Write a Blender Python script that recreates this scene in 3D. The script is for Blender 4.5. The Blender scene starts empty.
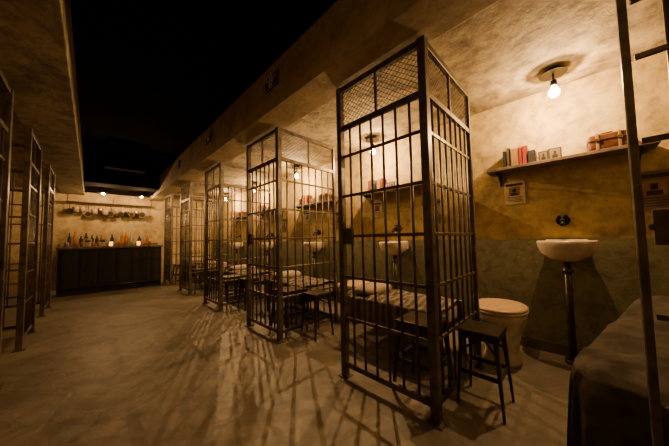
import bpy, bmesh, math, random
from mathutils import Vector, Matrix, noise as mnoise
R=random.Random(7)
col=bpy.context.scene.collection
# ---------------------------------------------------------------- materials
def newmat(name):
    m=bpy.data.materials.new(name); m.use_nodes=True
    nt=m.node_tree; b=nt.nodes["Principled BSDF"]
    return m,nt,b
def mat(name,c1,c2=None,rough=.6,metal=0,scale=8,bump=0.0,lo=.35,hi=.65,detail=6,distort=0,coord='Object',spec=None):
    m,nt,b=newmat(name)
    b.inputs['Roughness'].default_value=rough; b.inputs['Metallic'].default_value=metal
    if spec is not None: b.inputs['Specular IOR Level'].default_value=spec
    if c2 is None: c2=tuple(v*.7 for v in c1)
    tc=nt.nodes.new('ShaderNodeTexCoord'); n=nt.nodes.new('ShaderNodeTexNoise')
    n.inputs['Scale'].default_value=scale; n.inputs['Detail'].default_value=detail; n.inputs['Distortion'].default_value=distort
    nt.links.new(tc.outputs[coord],n.inputs['Vector'])
    r=nt.nodes.new('ShaderNodeValToRGB')
    r.color_ramp.elements[0].position=lo; r.color_ramp.elements[1].position=hi
    r.color_ramp.elements[0].color=(*c2,1); r.color_ramp.elements[1].color=(*c1,1)
    nt.links.new(n.outputs['Fac'],r.inputs['Fac']); nt.links.new(r.outputs['Color'],b.inputs['Base Color'])
    if bump:
        bp=nt.nodes.new('ShaderNodeBump'); bp.inputs['Strength'].default_value=bump; bp.inputs['Distance'].default_value=.02
        nt.links.new(n.outputs['Fac'],bp.inputs['Height']); nt.links.new(bp.outputs['Normal'],b.inputs['Normal'])
    return m
def emis(name,c,s):
    m,nt,b=newmat(name)
    b.inputs['Base Color'].default_value=(*c,1); b.inputs['Emission Color'].default_value=(*c,1); b.inputs['Emission Strength'].default_value=s
    return m
def wallmat(name,up1,up2,low1,low2,split=.975,stain=.45,bump=.35,us=2.2,ss=11):
    m,nt,b=newmat(name); N=nt.nodes.new; L=nt.links.new
    b.inputs['Roughness'].default_value=.75
    g=N('ShaderNodeNewGeometry'); sp=N('ShaderNodeSeparateXYZ'); L(g.outputs['Position'],sp.inputs[0])
    def ramp(c1,c2,scale,lo,hi,dist=.6):
        n=N('ShaderNodeTexNoise'); n.inputs['Scale'].default_value=scale; n.inputs['Detail'].default_value=9; n.inputs['Roughness'].default_value=.62; n.inputs['Distortion'].default_value=dist
        L(g.outputs['Position'],n.inputs['Vector'])
        r=N('ShaderNodeValToRGB'); r.color_ramp.elements[0].position=lo; r.color_ramp.elements[1].position=hi
        r.color_ramp.elements[0].color=(*c2,1); r.color_ramp.elements[1].color=(*c1,1); L(n.outputs['Fac'],r.inputs['Fac']); return r,n
    u,un=ramp(up1,up2,us,.32,.60); l,ln=ramp(low1,low2,3.2,.3,.66)
    rn=N('ShaderNodeTexNoise'); rn.inputs['Scale'].default_value=9; rn.inputs['Detail'].default_value=6; L(g.outputs['Position'],rn.inputs['Vector'])
    ma=N('ShaderNodeMath'); ma.operation='MULTIPLY_ADD'; ma.inputs[1].default_value=.03; L(rn.outputs['Fac'],ma.inputs[0]); L(sp.outputs['Z'],ma.inputs[2])
    mr=N('ShaderNodeMapRange'); mr.inputs['From Min'].default_value=split+.004; mr.inputs['From Max'].default_value=split+.026; L(ma.outputs[0],mr.inputs['Value'])
    mx=N('ShaderNodeMix'); mx.data_type='RGBA'; L(mr.outputs[0],mx.inputs[0]); L(l.outputs[0],mx.inputs[6]); L(u.outputs[0],mx.inputs[7])
    sn=N('ShaderNodeTexNoise'); sn.inputs['Scale'].default_value=ss; sn.inputs['Detail'].default_value=10; sn.inputs['Roughness'].default_value=.7; L(g.outputs['Position'],sn.inputs['Vector'])
    sr=N('ShaderNodeValToRGB'); sr.color_ramp.elements[0].position=.34; sr.color_ramp.elements[1].position=.54
    sr.color_ramp.elements[0].color=(.34,.30,.24,1); sr.color_ramp.elements[1].color=(1,1,1,1); L(sn.outputs['Fac'],sr.inputs['Fac'])
    mm=N('ShaderNodeMix'); mm.data_type='RGBA'; mm.blend_type='MULTIPLY'; mm.inputs[0].default_value=stain
    L(mx.outputs[2],mm.inputs[6]); L(sr.outputs[0],mm.inputs[7]); L(mm.outputs[2],b.inputs['Base Color'])
    bp=N('ShaderNodeBump'); bp.inputs['Strength'].default_value=bump; bp.inputs['Distance'].default_value=.02
    L(sn.outputs['Fac'],bp.inputs['Height']); L(bp.outputs['Normal'],b.inputs['Normal'])
    return m
M={}
M['wall']=wallmat('aged_plaster_wall',(.56,.43,.18),(.33,.245,.10),(.165,.155,.09),(.105,.10,.058),stain=.65)
M['plaster']=wallmat('aged_plaster_ceiling',(.36,.295,.175),(.14,.115,.07),(.5,.38,.2),(.2,.14,.08),split=-9,stain=.95,bump=1.0,us=3.5,ss=7)
M['farwall']=wallmat('bar_wall_plaster',(.58,.46,.25),(.36,.27,.14),(.5,.38,.2),(.2,.14,.08),split=-9,stain=.5)
M['fascia']=wallmat('fascia_plaster',(.46,.38,.24),(.30,.24,.15),(.4,.3,.2),(.2,.14,.08),split=-9)
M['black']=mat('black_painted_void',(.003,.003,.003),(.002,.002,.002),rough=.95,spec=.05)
m,nt,b=newmat('worn_concrete_floor'); N=nt.nodes.new; L=nt.links.new
g=N('ShaderNodeNewGeometry')
n1=N('ShaderNodeTexNoise'); n1.inputs['Scale'].default_value=2.6; n1.inputs['Detail'].default_value=11; n1.inputs['Roughness'].default_value=.7; n1.inputs['Distortion'].default_value=1.0
L(g.outputs['Position'],n1.inputs['Vector'])
r=N('ShaderNodeValToRGB'); r.color_ramp.elements[0].position=.30; r.color_ramp.elements[1].position=.70
r.color_ramp.elements[0].color=(.098,.086,.066,1); r.color_ramp.elements[1].color=(.225,.195,.152,1)
L(n1.outputs['Fac'],r.inputs['Fac']); L(r.outputs[0],b.inputs['Base Color'])
n2=N('ShaderNodeTexNoise'); n2.inputs['Scale'].default_value=11; n2.inputs['Detail'].default_value=10; n2.inputs['Distortion'].default_value=.8; L(g.outputs['Position'],n2.inputs['Vector'])
bp=N('ShaderNodeBump'); bp.inputs['Strength'].default_value=.22; bp.inputs['Distance'].default_value=.02; L(n2.outputs['Fac'],bp.inputs['Height']); L(bp.outputs['Normal'],b.inputs['Normal'])
rr=N('ShaderNodeMapRange'); rr.inputs['To Min'].default_value=.32; rr.inputs['To Max'].default_value=.6; L(n2.outputs['Fac'],rr.inputs['Value']); L(rr.outputs[0],b.inputs['Roughness'])
M['floor']=m
M['steel']=mat('cage_steel',(.17,.145,.11),(.07,.06,.047),rough=.40,metal=.5,scale=14)
M['darkmetal']=mat('dark_gunmetal',(.075,.06,.045),(.035,.028,.022),rough=.33,metal=.6,scale=20)
M['blackmetal']=mat('black_iron',(.02,.018,.016),(.01,.01,.01),rough=.45,metal=.5)
M['ceramic']=mat('stained_ceramic',(.70,.63,.50),(.52,.43,.31),rough=.25,scale=10)
M['seatwood']=mat('varnished_wood',(.62,.45,.27),(.48,.31,.16),rough=.35,scale=7,distort=2)
M['shelfwood']=mat('shelf_board',(.20,.15,.10),(.10,.07,.045),rough=.7,scale=9,distort=1)
M['paper']=mat('aged_paper',(.70,.60,.40),(.55,.43,.25),rough=.9,scale=12)
M['signwhite']=mat('sign_paint',(.85,.8,.65),(.7,.65,.5),rough=.8)
M['dullpaper']=mat('faded_print_paper',(.22,.17,.10),(.15,.11,.06),rough=.9,scale=12)
M['ink']=mat('print_ink',(.05,.035,.025),rough=.9)
M['red']=mat('red_cloth_cover',(.32,.035,.02),rough=.6)
M['tan']=mat('tan_cloth_cover',(.34,.20,.09),rough=.6)
M['navy']=mat('dark_cloth_cover',(.03,.03,.035),rough=.6)
M['olive']=mat('olive_cloth_cover',(.10,.10,.05),rough=.6)
M['leather']=mat('brown_leather',(.16,.06,.025),(.08,.03,.012),rough=.4,scale=15)
M['brass']=mat('aged_brass',(.55,.36,.12),rough=.3,metal=1)
M['mattress']=mat('mattress_ticking',(.40,.34,.25),rough=.9)
M['darkcloth']=mat('dark_wool_blanket',(.062,.052,.04),(.022,.018,.013),rough=.95,scale=9,bump=.6,detail=10)
M['barblack']=mat('bar_front_paint',(.008,.007,.006),rough=.7)
M['glassamber']=mat('amber_bottle',(.45,.16,.03),rough=.12)
M['glassdark']=mat('dark_bottle',(.03,.035,.02),rough=.12)
M['enamel']=mat('cream_enamel',(.42,.35,.24),rough=.3)
M['oliveplinth']=mat('painted_plinth',(.10,.09,.05),rough=.7)
m,nt,b=newmat('striped_blanket'); N=nt.nodes.new; L=nt.links.new
tc=N('ShaderNodeTexCoord'); w=N('ShaderNodeTexWave'); w.bands_direction='Y'; w.inputs['Scale'].default_value=4.6; w.inputs['Distortion'].default_value=.8; w.inputs['Detail'].default_value=1
L(tc.outputs['Object'],w.inputs['Vector']); r=N('ShaderNodeValToRGB'); r.color_ramp.interpolation='CONSTANT'
e=r.color_ramp.elements; e[0].color=(.08,.068,.052,1); e[1].position=.5; e[1].color=(.14,.12,.09,1); x=e.new(.85); x.color=(.24,.20,.15,1); x=e.new(.3); x.color=(.11,.09,.07,1)
L(w.outputs['Fac'],r.inputs['Fac']); L(r.outputs[0],b.inputs['Base Color']); b.inputs['Roughness'].default_value=.95
M['stripe']=m
M['bulb']=emis('warm_filament_bulb',(1,.60,.25),150)
M['bulbdim']=emis('dim_filament_bulb',(1,.55,.2),25)
M['bulbbar']=emis('bar_bulb',(1,.55,.2),150)
M['amberglow']=emis('glowing_amber_glass',(1,.42,.08),4)  # amber glow of some tumblers put in as emission; they hold no light
# ---------------------------------------------------------------- mesh builder
class B:
    def __init__(s): s.bm=bmesh.new(); s.mats=[]
    def mi(s,k):
        if k not in s.mats: s.mats.append(k)
        return s.mats.index(k)
    def box(s,lo,hi,k,bev=0,rot=None,seg=2):
        lo=Vector(lo); hi=Vector(hi); c=(lo+hi)/2; d=hi-lo
        t=bmesh.new(); bmesh.ops.create_cube(t,size=1)
        for v in t.verts: v.co=Vector((v.co.x*d.x,v.co.y*d.y,v.co.z*d.z))
        if bev: bmesh.ops.bevel(t,geom=t.edges[:]+t.verts[:],offset=bev,segments=seg,affect='EDGES',profile=.6)
        if rot: 
            for v in t.verts: v.co=rot@v.co
        for v in t.verts: v.co+=c
        s.merge(t,k,smooth=False)
    def merge(s,t,k,smooth=False):
        i=s.mi(k); mp={}
        for v in t.verts: mp[v]=s.bm.verts.new(v.co)
        for f in t.faces:
            try:
                nf=s.bm.faces.new([mp[v] for v in f.verts]); nf.material_index=i; nf.smooth=smooth
            except ValueError: pass
        t.free()
    def cyl(s,a,b,r1,k,r2=None,n=10,smooth=True,cap=True):
        a=Vector(a); b=Vector(b); r2=r1 if r2 is None else r2
        d=(b-a).normalized(); u=d.orthogonal().normalized(); w=d.cross(u)
        if abs(d.z)>.9: u=Vector((1,0,0)); u=(u-d*u.dot(d)).normalized(); w=d.cross(u)
        i=s.mi(k); ra=[];rb=[]
        for j in range(n):
            t=2*math.pi*(j+.5)/n; o=u*math.cos(t)+w*math.sin(t)
            ra.append(s.bm.verts.new(a+o*r1)); rb.append(s.bm.verts.new(b+o*r2))
        for j in range(n):
            f=s.bm.faces.new([ra[j],ra[(j+1)%n],rb[(j+1)%n],rb[j]]); f.material_index=i; f.smooth=smooth and n>4
        if cap:
            f=s.bm.faces.new(ra[::-1]); f.material_index=i; f=s.bm.faces.new(rb); f.material_index=i
    def tube(s,pts,r,k,n=10):
        for p,q in zip(pts,pts[1:]): s.cyl(p,q,r,k,n=n)
    def loft(s,rings,k,n=28,p=2.0,cap0=True,cap1=True):
        i=s.mi(k); prev=None; first=None
        for (z,cx,cy,rx,ry) in rings:
            ring=[]
            for j in range(n):
                t=2*math.pi*j/n; c,sn=math.cos(t),math.sin(t)
                ring.append(s.bm.verts.new((cx+rx*math.copysign(abs(c)**(2/p),c),cy+ry*math.copysign(abs(sn)**(2/p),sn),z)))
            if prev:
                for j in range(n):
                    f=s.bm.faces.new([prev[j],prev[(j+1)%n],ring[(j+1)%n],ring[j]]); f.material_index=i; f.smooth=True
            else: first=ring
            prev=ring
        if cap0: f=s.bm.faces.new(first[::-1]); f.material_index=i
        if cap1: f=s.bm.faces.new(prev); f.material_index=i
    def grid(s,fn,nu,nv,k,smooth=True):
        i=s.mi(k); g=[[s.bm.verts.new(fn(a/nu,b/nv)) for b in range(nv+1)] for a in range(nu+1)]
        for a in range(nu):
            for b in range(nv):
                f=s.bm.faces.new([g[a][b],g[a+1][b],g[a+1][b+1],g[a][b+1]]); f.material_index=i; f.smooth=smooth
    def mesh(s,name):
        me=bpy.data.meshes.new(name); bmesh.ops.recalc_face_normals(s.bm,faces=s.bm.faces[:]); s.bm.to_mesh(me); s.bm.free()
        for k in s.mats: me.materials.append(M[k])
        return me
def put(name,me,loc=(0,0,0),rz=0,parent=None,sc=None):
    o=bpy.data.objects.new(name,me); o.location=loc; o.rotation_euler=(0,0,rz); col.objects.link(o)
    if sc: o.scale=sc
    if parent: o.parent=parent
    return o
def slab(name,lo,hi,k,bev=0):
    b=B(); c=(Vector(lo)+Vector(hi))/2; b.box(Vector(lo)-c,Vector(hi)-c,k,bev); return put(name,b.mesh(name),c)
# ---------------------------------------------------------------- room
XW=2.81; XF=1.35; LX=-.46; YB=-2.2; YE=8.4; CH=2.27; P=1.55
slab('floor',(-2.1,YB-.1,-.1),(XW+.1,YE+.1,0),'floor')
slab('wall_right',(XW,YB,0),(XW+.1,YE,2.7),'wall')
slab('wall_left',(-2.1,YB,0),(-2.0,YE,2.7),'wall')
slab('wall_far',(-2.1,YE,0),(XW+.1,YE+.1,2.7),'farwall')
slab('wall_near',(-2.1,YB-.1,0),(XW+.1,YB,2.7),'wall')
slab('ceiling_cells_right',(1.42,YB,CH),(XW,YE,CH+.08),'plaster')
slab('ceiling_cells_left',(-2.0,YB,CH),(-.5,YE,CH+.08),'plaster')
slab('ceiling_beam_right',(1.12,YB,2.17),(1.42,YE,2.58),'fascia',.006)
slab('ceiling_beam_left',(-.5,YB,2.17),(-.13,YE,2.58),'plaster',.006)
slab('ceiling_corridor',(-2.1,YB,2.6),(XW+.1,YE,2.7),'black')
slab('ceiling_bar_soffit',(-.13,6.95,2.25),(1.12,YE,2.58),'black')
slab('baseboard_right',(XW-.010,YB,0),(XW,YE,.09),'oliveplinth')
XO=XW-.012
# ---------------------------------------------------------------- cage
H=2.165
def lattice(b,o,ud,w,z0,z1,pitch=.034,r=.0019):
    h=z1-z0; o=Vector(o); ud=Vector(ud)
    slope=1.25
    k=-h*slope
    while k<w:
        for sg in (0,1):
            t0=max(0,-k/slope); t1=min(h,(w-k)/slope)
            if t1-t0>.004:
                u0=k+slope*t0; u1=k+slope*t1
                if sg: u0,u1=w-u0,w-u1
                b.cyl(o+ud*u0+Vector((0,0,z0+t0)),o+ud*u1+Vector((0,0,z0+t1)),r,'steel',n=3,cap=False)
        k+=pitch*1.25
def panel(b,o,ud,w,nb):
    o=Vector(o); ud=Vector(ud); side=Vector((-ud.y,ud.x,0))
    def rail(z,hh=.016,dd=.007):
        c=o+ud*(w/2); e=ud*(w/2-.02)
        lo=c-e-side*dd; hi=c+e+side*dd
        b.box((min(lo.x,hi.x),min(lo.y,hi.y),z-hh),(max(lo.x,hi.x),max(lo.y,hi.y),z+hh),'steel',.002,seg=1)
    rail(H-.022,.02,.016); rail(1.84,.018,.014)
    for z in (1.62,1.32,1.02,.72,.42): rail(z,.010,.006)
    rail(.09,.018,.012)
    for i in range(1,nb+1):
        p=o+ud*(w*i/(nb+1)); b.cyl(p+Vector((0,0,.09)),p+Vector((0,0,1.84)),.0085,'steel',n=8)
    lattice(b,o+ud*.02,ud,w-.04,1.85,H-.03)
    c=o+ud*(w/2); b.box(c-Vector((.008,.008,0))+Vector((0,0,1.85)),c+Vector((.008,.008,0))+Vector((0,0,H-.03)),'steel')
def post(b,x,y,s=.023):
    b.box((x-s,y-s,0),(x+s,y+s,H),'steel',.003,seg=1)
    b.box((x-s*1.8,y-s*1.8,0),(x+s*1.8,y+s*1.8,.008),'steel')
def cage(pd,pw,s=.022):
    b=B()
    post(b,0,0,s*1.1); post(b,0,pw,s); post(b,pd,0,.016)
    panel(b,(0,0,0),(0,1,0),pw,6); panel(b,(0,0,0),(1,0,0),pd,7)
    b.box((-.010,pw-.10,.96),(.018,pw-.03,1.08),'steel',.004)
    return b.mesh('prison_cell_cage')
cg=cage(.79,.67)
AY=[.60+P*k for k in range(5)]
for y in AY: put('prison_cell_cage',cg,(XF,y,0))
for y in (1.40,2.95,4.50,6.05): put('prison_cell_cage',cg,(LX,y,0),math.pi)
put('prison_cell_cage',cage(.82,.67,.0115),(XF,-.145-.67,0))
# ---------------------------------------------------------------- lamp
def lamp(bk):
    b=B()
    b.loft([(0,0,0,.055,.055),(-.012,0,0,.052,.052),(-.022,0,0,.03,.03)],'blackmetal',n=24)
    b.cyl((0,0,-.02),(0,0,-.085),.006,'blackmetal')
    b.loft([(-.08,0,0,.012,.012),(-.085,0,0,.019,.019),(-.125,0,0,.021,.021)],'blackmetal',n=16)
    b.loft([(-.122,0,0,.014,.014),(-.14,0,0,.019,.019),(-.16,0,0,.031,.031),(-.178,0,0,.035,.035),(-.196,0,0,.030,.030),(-.208,0,0,.016,.016),(-.211,0,0,.003,.003)],bk,n=16)
    b.loft([(-.030,.0,0,.085,.085),(-.033,.0,0,.085,.085)],'blackmetal',n=28)
    return b.mesh('ceiling_bulb_lamp')
def put_lamp(name,me,loc,watt,dz,c=(1,.58,.235),rad=.004):
    o=put(name,me,loc)
    ld=bpy.data.lights.new('filament_glow','POINT'); ld.energy=watt; ld.color=c; ld.shadow_soft_size=rad
    l=bpy.data.objects.new('filament_glow',ld); l.location=(0,0,dz); col.objects.link(l); l.parent=o
lm=lamp('bulb'); ldm=lamp('bulbdim')
for y in (.09,1.80,3.42,5.0,6.55): put_lamp('ceiling_bulb_lamp',lm,(2.5,y,CH),64,-.235)
put_lamp('ceiling_bulb_lamp',ldm,(2.4,-1.4,CH),6,-.235)
for y in (-.3,1.3,2.9,4.4,5.9,7.4): put_lamp('ceiling_bulb_lamp',ldm,(-1.45,y,CH),1.2,-.235)
# ---------------------------------------------------------------- stool
b=B()
b.box((-.155,-.155,.445),(.155,.155,.470),'darkmetal',.012,seg=3)
b.box((-.14,-.14,.415),(.14,.14,.447),'darkmetal',.006)
for sx in (-1,1):
    for sy in (-1,1):
        b.cyl((sx*.125,sy*.125,.44),(sx*.168,sy*.168,0),.024,'darkmetal',r2=.012,n=4)
for a in (-1,1):
    b.box((-.145,a*.145-.008,.20),(.145,a*.145+.008,.225),'darkmetal'); b.box((a*.145-.008,-.145,.20),(a*.145+.008,.145,.225),'darkmetal')
b.tube([(-.13,-.13,.34),(0,0,.40),(.13,.13,.34)],.007,'darkmetal'); b.tube([(-.13,.13,.34),(0,0,.40),(.13,-.13,.34)],.007,'darkmetal')
stool=b.mesh('metal_stool')
for k,y in enumerate(AY):
    put('metal_stool',stool,(1.71,y-.145,0),0,None,(.72,.70,.95)); 
    put('metal_stool',stool,(1.58,y+.18,0),.04,None,(.85,.85,.98))
# ---------------------------------------------------------------- toilet
b=B()
b.loft([(0,0.02,0,.165,.14),(.03,.02,0,.16,.135),(.08,.02,0,.14,.12),(.16,.015,0,.145,.125),(.26,.0,0,.18,.155),(.35,-.01,0,.215,.182),(.40,-.01,0,.225,.19)],'ceramic',n=36,p=2.1)
b.loft([(.402,-.01,0,.232,.197),(.418,-.01,0,.236,.20),(.422,-.01,0,.232,.197)],'ceramic',n=36,p=2.1)
b.loft([(.424,-.01,0,.232,.197),(.438,-.01,0,.235,.20),(.447,-.01,0,.22,.185),(.449,-.01,0,.15,.11)],'seatwood',n=36,p=2.1)
b.cyl((.16,0,.20),(.43,0,.20),.045,'ceramic',n=16)
b.cyl((.20,-.09,.43),(.20,.09,.43),.014,'brass')
toilet=b.mesh('toilet')
for y in AY: put('toilet',toilet,(2.385,y-.10,0),0,None,(.95,.95,1))
# ---------------------------------------------------------------- basin
b=B()
b.loft([(.79,-.11,0,.04,.05),(.81,-.12,0,.08,.10),(.86,-.14,0,.125,.155),(.91,-.145,0,.14,.172),(.945,-.145,0,.143,.178),(.955,-.145,0,.138,.173),
        (.950,-.15,0,.115,.150),(.92,-.15,0,.10,.13),(.87,-.145,0,.07,.09),(.85,-.145,0,.02,.03)],'ceramic',n=36,p=2.4)
b.box((-.05,-.13,.86),(-.002,.13,.962),'ceramic',.012)
b.cyl((-.12,0,.80),(-.12,0,.0),.023,'darkmetal',n=14); b.cyl((-.12,0,.03),(-.12,0,.0),.05,'darkmetal',n=18)
b.cyl((-.12,0,.70),(-.12,0,.73),.034,'darkmetal',n=14)
basin=b.mesh('wash_basin')
b=B()
b.cyl((-.001,0,1.10),(-.022,0,1.10),.045,'blackmetal',n=20); b.tube([(-.02,0,1.10),(-.10,0,1.10),(-.125,0,1.085),(-.13,0,1.05)],.015,'blackmetal',n=12)
b.cyl((-.06,0,1.10),(-.06,0,1.135),.009,'blackmetal'); b.cyl((-.06,-.03,1.138),(-.06,.03,1.138),.007,'blackmetal')
tap=b.mesh('wall_tap')
# ---------------------------------------------------------------- shelf & items
b=B(); b.box((-.18,-.5,-.028),(0,.5,0),'shelfwood',.004)
for y in (-.42,.42): b.box((-.15,y-.008,-.05),(0,y+.008,-.028),'blackmetal'); b.box((-.008,y-.008,-.14),(0,y+.008,-.028),'blackmetal'); b.cyl((-.14,y,-.045),(-.006,y,-.13),.005,'blackmetal')
shelf=b.mesh('wall_shelf')
def books(seed):
    r=random.Random(seed); b=B(); y=0
    spec=[('navy',.05,.11),('red',.034,.165),('red',.022,.16),('tan',.055,.16),('olive',.028,.175),('navy',.022,.15)]
    if seed: r.shuffle(spec)
    for k,t,h in spec:
        d=.10+r.random()*.02
        b.box((-d,y,0),(0,y+.003,h),k); b.box((-d,y+t-.003,0),(0,y+t,h),k); b.box((-d,y,0),(-d+.004,y+t,h),k,.001); b.box((-d+.004,y+.003,.004),(-.004,y+t-.003,h-.005),'paper')
        y+=t+.002+r.random()*.004
    return b.mesh('book_row')
b=B(); b.box((-.07,-.10,0),(.07,.10,.115),'leather',.018,seg=3); b.box((-.073,-.102,.065),(.073,.102,.071),'blackmetal')
for y in (-.055,.055): b.box((-.075,y-.008,-.0),(.075,y+.008,.119),'tan',.003); b.box((-.08,y-.012,.06),(-.072,y+.012,.08),'brass')
b.tube([(0,-.035,.112),(0,-.03,.135),(0,.03,.135),(0,.035,.112)],.005,'leather')
case=b.mesh('leather_suitcase')
def frame(w,h,seed=0):
    b=B(); t=.010
    b.box((-.012,-w/2,0),(0,w/2,h),'navy',.002); b.box((-.0135,-w/2+t,t),(-.012,w/2-t,h-t),'dullpaper'); 
    b.box((-.0145,-w*.2,t),(-.0135,w*.2,h*.45),'ink',.0003,seg=1); b.box((-.0145,-w*.1,h*.47),(-.0135,w*.1,h*.75),'ink',.0003,seg=1)
    b.cyl((-.002,0,h*.6),(.05,0,0.003),.003,'navy')
    return b.mesh('photo_frame')
fr=frame(.085,.10); fr2=frame(.07,.095)
def poster(w,h,pk='paper'):
    b=B(); b.box((-.004,-w/2,-h/2),(0,w/2,h/2),pk); 
    b.box((-.005,-w*.4,h*.32),(-.004,w*.4,h*.42),'ink')
    b.box((-.005,-w*.26,-h*.12),(-.004,w*.26,h*.25),'tan')
    b.box((-.0055,-w*.18,-h*.12),(-.005,w*.18,h*.0),'ink'); b.box((-.0055,-w*.09,h*.02),(-.005,w*.09,h*.18),'ink')
    for i in range(4): b.box((-.005,-w*.36+.0,-h*.2-i*h*.065),(-.004,w*(.36-.08*(i%2)),-h*.18-i*h*.065),'ink')
    return b.mesh('wanted_poster')
po=poster(.16,.21); po2=poster(.20,.28,'dullpaper')
for k in range(5):
    o=.0+P*k
    put('wash_basin',basin,(XO,.09+o,0)); put('wall_tap',tap,(XW-.001,.10+o,0.02))
    put('wall_shelf',shelf,(XW-.002,.10+o,1.62))
    put('book_row',books(k),(XW-.03,.24+o,1.622))
    put('photo_frame',fr,(XW-.09,.12+o,1.622),.12); put('photo_frame',fr2,(XW-.08,.19+o,1.622),-.15)
    if k%2==0: put('leather_suitcase',case,(XW-.09,-.17+o,1.623),.08)
    put('wanted_poster',po,(XW-.002,.42+o,1.40))
    put('wanted_poster',po2,(XW-.002,-.38+o,1.30))
# ---------------------------------------------------------------- bunk with blanket
def bunk(L,W,blk,pillow=True,amp=.012,seed=0):
    b=B(); z=.30
    for x in (-W/2+.03,W/2-.03):
        for y in (-L/2+.03,L/2-.03): b.cyl((x,y,0),(x,y,.42 if y<0 else .50),.016,'blackmetal')
    b.box((-W/2+.015,-L/2+.01,z-.03),(W/2-.015,L/2-.01,z),'blackmetal')
    b.box((-W/2+.01,-L/2+.05,z),(W/2-.01,L/2-.05,z+.12),'mattress',.03,seg=3)
    zt=z+.125
    def f(u,v):
        s=v*(W+.44)-.22; y=-L/2+.03+u*(L-.06)
        if s<0: x=-W/2-.008; zz=zt+s+.02
        elif s>W: x=W/2+.008; zz=zt-(s-W)+.02
        else: x=-W/2+s; zz=zt+.008
        e=min(1,abs(s)/.05,abs(W-s)/.05); 
        n=mnoise.noise(Vector((x*6+seed,y*6,zz*3)))+.5*mnoise.noise(Vector((x*15,y*15+seed,zz*6)))
        if 0<=s<=W: zz+=abs(n)*amp*2+ .012*e; 
        else: x+=(-1 if s<0 else 1)*abs(math.sin(y*23+n*2))*.018*min(1,(max(-s,s-W))/.1+.1); zz+=n*.012 if (s<-.18 or s>W+.18) else 0
        return (x,y,zz)
    b.grid(f,60,44,blk)
    if pillow:
        t=bmesh.new(); bmesh.ops.create_uvsphere(t,u_segments=28,v_segments=16,radius=1)
        for v in t.verts:
            c=v.co; sx=math.copysign(abs(c.x)**.6,c.x); sy=math.copysign(abs(c.y)**.6,c.y)
            v.co=Vector((sx*(W/2-.05),L/2-.19+sy*.13,zt+.065+c.z*.055))
        b.merge(t,'mattress',True)
    return b.mesh('prison_bunk_bed')
bk=bunk(.98,.52,'stripe',amp=.022,seed=3)
for y in AY: put('prison_bunk_bed',bk,(2.06,y+.62,0))
for y in (1.9,3.45,5.0): put('prison_bunk_bed',bk,(-1.6,y,0))
# foreground couch covered by a dark wool blanket
b=B()
def cov(u,v):
    t=2*math.pi*u; c,s=math.cos(t),math.sin(t); p=4.5
    ex=math.copysign(abs(c)**(2/p),c); ey=math.copysign(abs(s)**(2/p),s)
    prof=[(0,1.03),(.12,1.02),(.28,1.0),(.38,.985),(.43,.95),(.455,.88),(.465,.7),(.47,.4),(.472,.02)]
    q=v*(len(prof)-1); a=min(int(q),len(prof)-2); q-=a; z=prof[a][0]*(1-q)+prof[a+1][0]*q; rr=prof[a][1]*(1-q)+prof[a+1][1]*q
    x=ex*.58*rr; y=ey*.235*rr
    fold=math.sin(t*17+math.sin(t*5)*2)*.014*(1-z/.5) 
    x+=ex*fold; y+=ey*fold
    n=mnoise.noise(Vector((x*5,y*5,z*5)))*.028+mnoise.noise(Vector((x*14,y*14,z*14)))*.014
    lift=.17*max(0,min(1,(x+.25)/.8))**1.3
    z=z*(1-.08*max(0,-x/.58))*(1+lift/.47)+n*min(1,z*6)
    return (x,y,max(z,.001))
b.grid(cov,160,44,'darkcloth')
b.box((-.4,-.13,.05),(.4,.13,.30),'darkcloth',.03)
an=math.radians(-19)
put('blanket_covered_couch',b.mesh('blanket_covered_couch'),(1.985,-.28,0),an)
# ---------------------------------------------------------------- cell signs
for i,y in enumerate((1.88,3.52,5.18)):
    b=B(); b.box((-.012,-.11,-.072),(0,.11,.072),'blackmetal',.003)
    for z in (-.066,.062): b.box((-.0135,-.10,z),(-.012,.10,z+.004),'signwhite')
    for yy in (-.104,.10): b.box((-.0135,yy,-.066),(-.012,yy+.004,.066),'signwhite')
    s=put('cell_sign',b.mesh('cell_sign'),(1.118,y,2.42))
    cu=bpy.data.curves.new('sign_lettering','FONT'); cu.body='CELL\n%02d'%(i+7); cu.size=.078; cu.align_x='CENTER'; cu.align_y='CENTER'; cu.extrude=.0008; cu.offset=.0015; cu.space_line=.8
    cu.materials.append(M['signwhite'])
    t=bpy.data.objects.new('sign_lettering',cu); col.objects.link(t); t.parent=s; t.location=(-.0135,0,0); t.rotation_euler=(math.pi/2,0,-math.pi/2)
# ---------------------------------------------------------------- bar at the end
b=B(); b.box((-.82,0,0),(.82,.40,.90),'barblack',.004); b.box((-.84,-.04,.90),(.84,.44,.945),'shelfwood',.006)
for i in range(6): b.box((-.78+i*.265,-.012,.10),(-.55+i*.265,0,.84),'barblack',.004)
b.cyl((-.8,-.06,.14),(.8,-.06,.14),.012,'darkmetal')
for x in (-.7,0,.7): b.cyl((x,-.06,.14),(x,.0,.14),.008,'darkmetal')
put('bar_counter',b.mesh('bar_counter'),(.38,7.05,0))
slab('back_bar_cabinet',(-.42,8.12,0),(1.3,YE-.003,1.0),'shelfwood',.004)
b=B() 
b.box((-.8,-.2,0),(.8,-.003,.02),'shelfwood',.003)
for x in (-.78,0,.78): b.box((x-.01,-.19,.02),(x+.01,-.003,.035),'blackmetal'); b.cyl((x,-.18,.02),(x,-.005,.18),.006,'blackmetal')
put('wall_utensil_rack',b.mesh('wall_utensil_rack'),(.38,YE,1.98))
def bottle(b,x,y,z,h,r,k):
    b.loft([(z,x,y,r*.95,r*.95),(z+.01,x,y,r,r),(z+h*.58,x,y,r,r),(z+h*.72,x,y,r*.4,r*.4),(z+h*.96,x,y,r*.34,r*.34),(z+h,x,y,r*.38,r*.38)],k,n=12)
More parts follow.
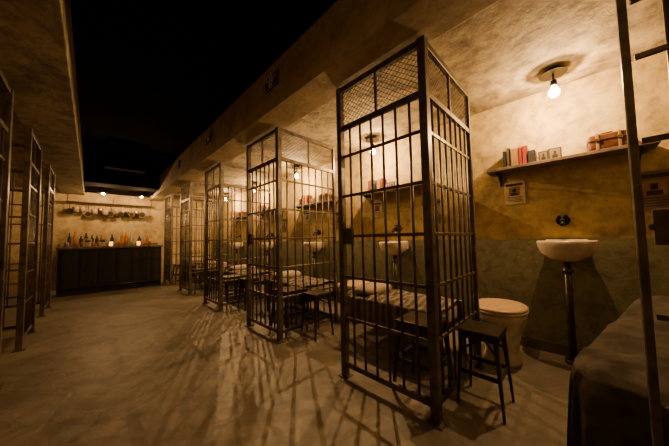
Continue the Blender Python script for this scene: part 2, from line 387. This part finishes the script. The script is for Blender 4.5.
b=B()
for i in range(17):
    bottle(b,-.72+i*.09+R.uniform(-.01,.01),R.uniform(-.03,.03),0,R.uniform(.18,.30),R.uniform(.03,.04),R.choice(['glassamber','glassdark','enamel','glassamber','glassdark']))
put('liquor_bottles',b.mesh('liquor_bottles'),(.38,8.26,1.002))
# hanging pots, pans and mugs
b=B(); r2=random.Random(4)
x=-.74
while x<.78:
    y=-.08-.05*(r2.random()); z=-.10-.09*r2.random(); k=r2.choice(['enamel','brass','enamel','darkmetal']); t=r2.random()
    if t<.4:
        s=1.5; z-=.03
        b.cyl((x,y,-.002),(x,y,z+.05),.003,'blackmetal'); b.loft([(z-.05*s,x,y,.036*s,.036*s),(z+.03*s,x,y,.04*s,.04*s),(z+.035*s,x,y,.037*s,.037*s),(z-.03*s,x,y,.033*s,.033*s)],k,n=14)
        b.tube([(x+.036*s,y,z+.02*s),(x+.06*s,y,z+.01*s),(x+.06*s,y,z-.02*s),(x+.036*s,y,z-.035*s)],.005,k,n=6)
        x+=.08+.03*r2.random()
    else:
        rr_=.062+.025*r2.random(); cz=z-.04-rr_
        b.cyl((x,y,-.002),(x,y,cz+rr_),.006,'darkmetal'); b.cyl((x,y-.015,cz),(x,y+.015,cz),rr_,k,n=20); b.cyl((x,y-.018,cz),(x,y-.015,cz),rr_*.82,'darkmetal',n=20)
        x+=.10+.03*r2.random()
put('hanging_pots_and_mugs',b.mesh('hanging_pots_and_mugs'),(.38,YE-.02,1.978))
b=B()
for i in range(13):
    x=-.7+i*.11+R.uniform(-.03,.03); y=R.uniform(.10,.3); k=R.choice(['amberglow','enamel','glassamber','glassamber'])
    b.loft([(0,x,y,.028,.028),(.09,x,y,.034,.034),(.088,x,y,.03,.03),(.03,x,y,.026,.026)],k,n=14)
put('drinking_tumblers',b.mesh('drinking_tumblers'),(.38,7.05,.947))
for x in (-.04,.18):
    b=B(); b.box((-.055,-.003,0),(.055,.003,.16),'paper',rot=Matrix.Rotation(-.15,3,'X')); b.box((-.03,.0,.0),(.03,.05,.006),'paper')
    b.box((-.04,-.006,.09),(.04,-.0035,.12),'ink',rot=Matrix.Rotation(-.15,3,'X'))
    put('menu_card',b.mesh('menu_card'),(x,7.10,.950))
b=B()
b.cyl((0,0,0),(0,0,-.06),.006,'blackmetal'); b.loft([(-.05,0,0,.025,.025),(-.075,0,0,.05,.05),(-.095,0,0,.12,.12),(-.099,0,0,.118,.118),(-.082,0,0,.05,.05)],'blackmetal',n=24)
b.loft([(-.08,0,0,.012,.012),(-.10,0,0,.03,.03),(-.118,0,0,.02,.02),(-.122,0,0,.003,.003)],'bulbbar',n=14)
pl=b.mesh('added_corridor_fill')
for x in (.18,.88): put_lamp('added_corridor_fill',pl,(x,7.72,2.25),26,-.15)
put_lamp('added_corridor_fill',pl,(.25,-.9,2.598),9,-.15,rad=.05)  # added lamp, unseen behind the camera, brightens fascia, floor and cage fronts
slab('ventilation_duct',(.15,6.0,2.40),(.75,6.6,2.598),'black',.02)
# ---------------------------------------------------------------- world & camera
w=bpy.data.worlds.new('dim_interior'); bpy.context.scene.world=w; w.use_nodes=True
w.node_tree.nodes['Background'].inputs[0].default_value=(.01,.006,.003,1); w.node_tree.nodes['Background'].inputs[1].default_value=.3
th=math.atan(244/245); ph=math.radians(3.0); ro=math.radians(1.1)
F=Vector((math.sin(th)*math.cos(ph),math.cos(th)*math.cos(ph),math.sin(ph)))
R0=Vector((math.cos(th),-math.sin(th),0)); U0=R0.cross(F)
Rr=R0*math.cos(ro)-U0*math.sin(ro); U=U0*math.cos(ro)+R0*math.sin(ro)
cd=bpy.data.cameras.new('camera'); cd.sensor_width=36; cd.lens=36*245/669; cd.clip_start=.02; cd.shift_y=.005
cam=bpy.data.objects.new('camera',cd); col.objects.link(cam)
mw=Matrix((( Rr.x,U.x,-F.x,0),(Rr.y,U.y,-F.y,0),(Rr.z,U.z,-F.z,1.0),(0,0,0,1)))
cam.matrix_world=mw
bpy.context.scene.camera=cam
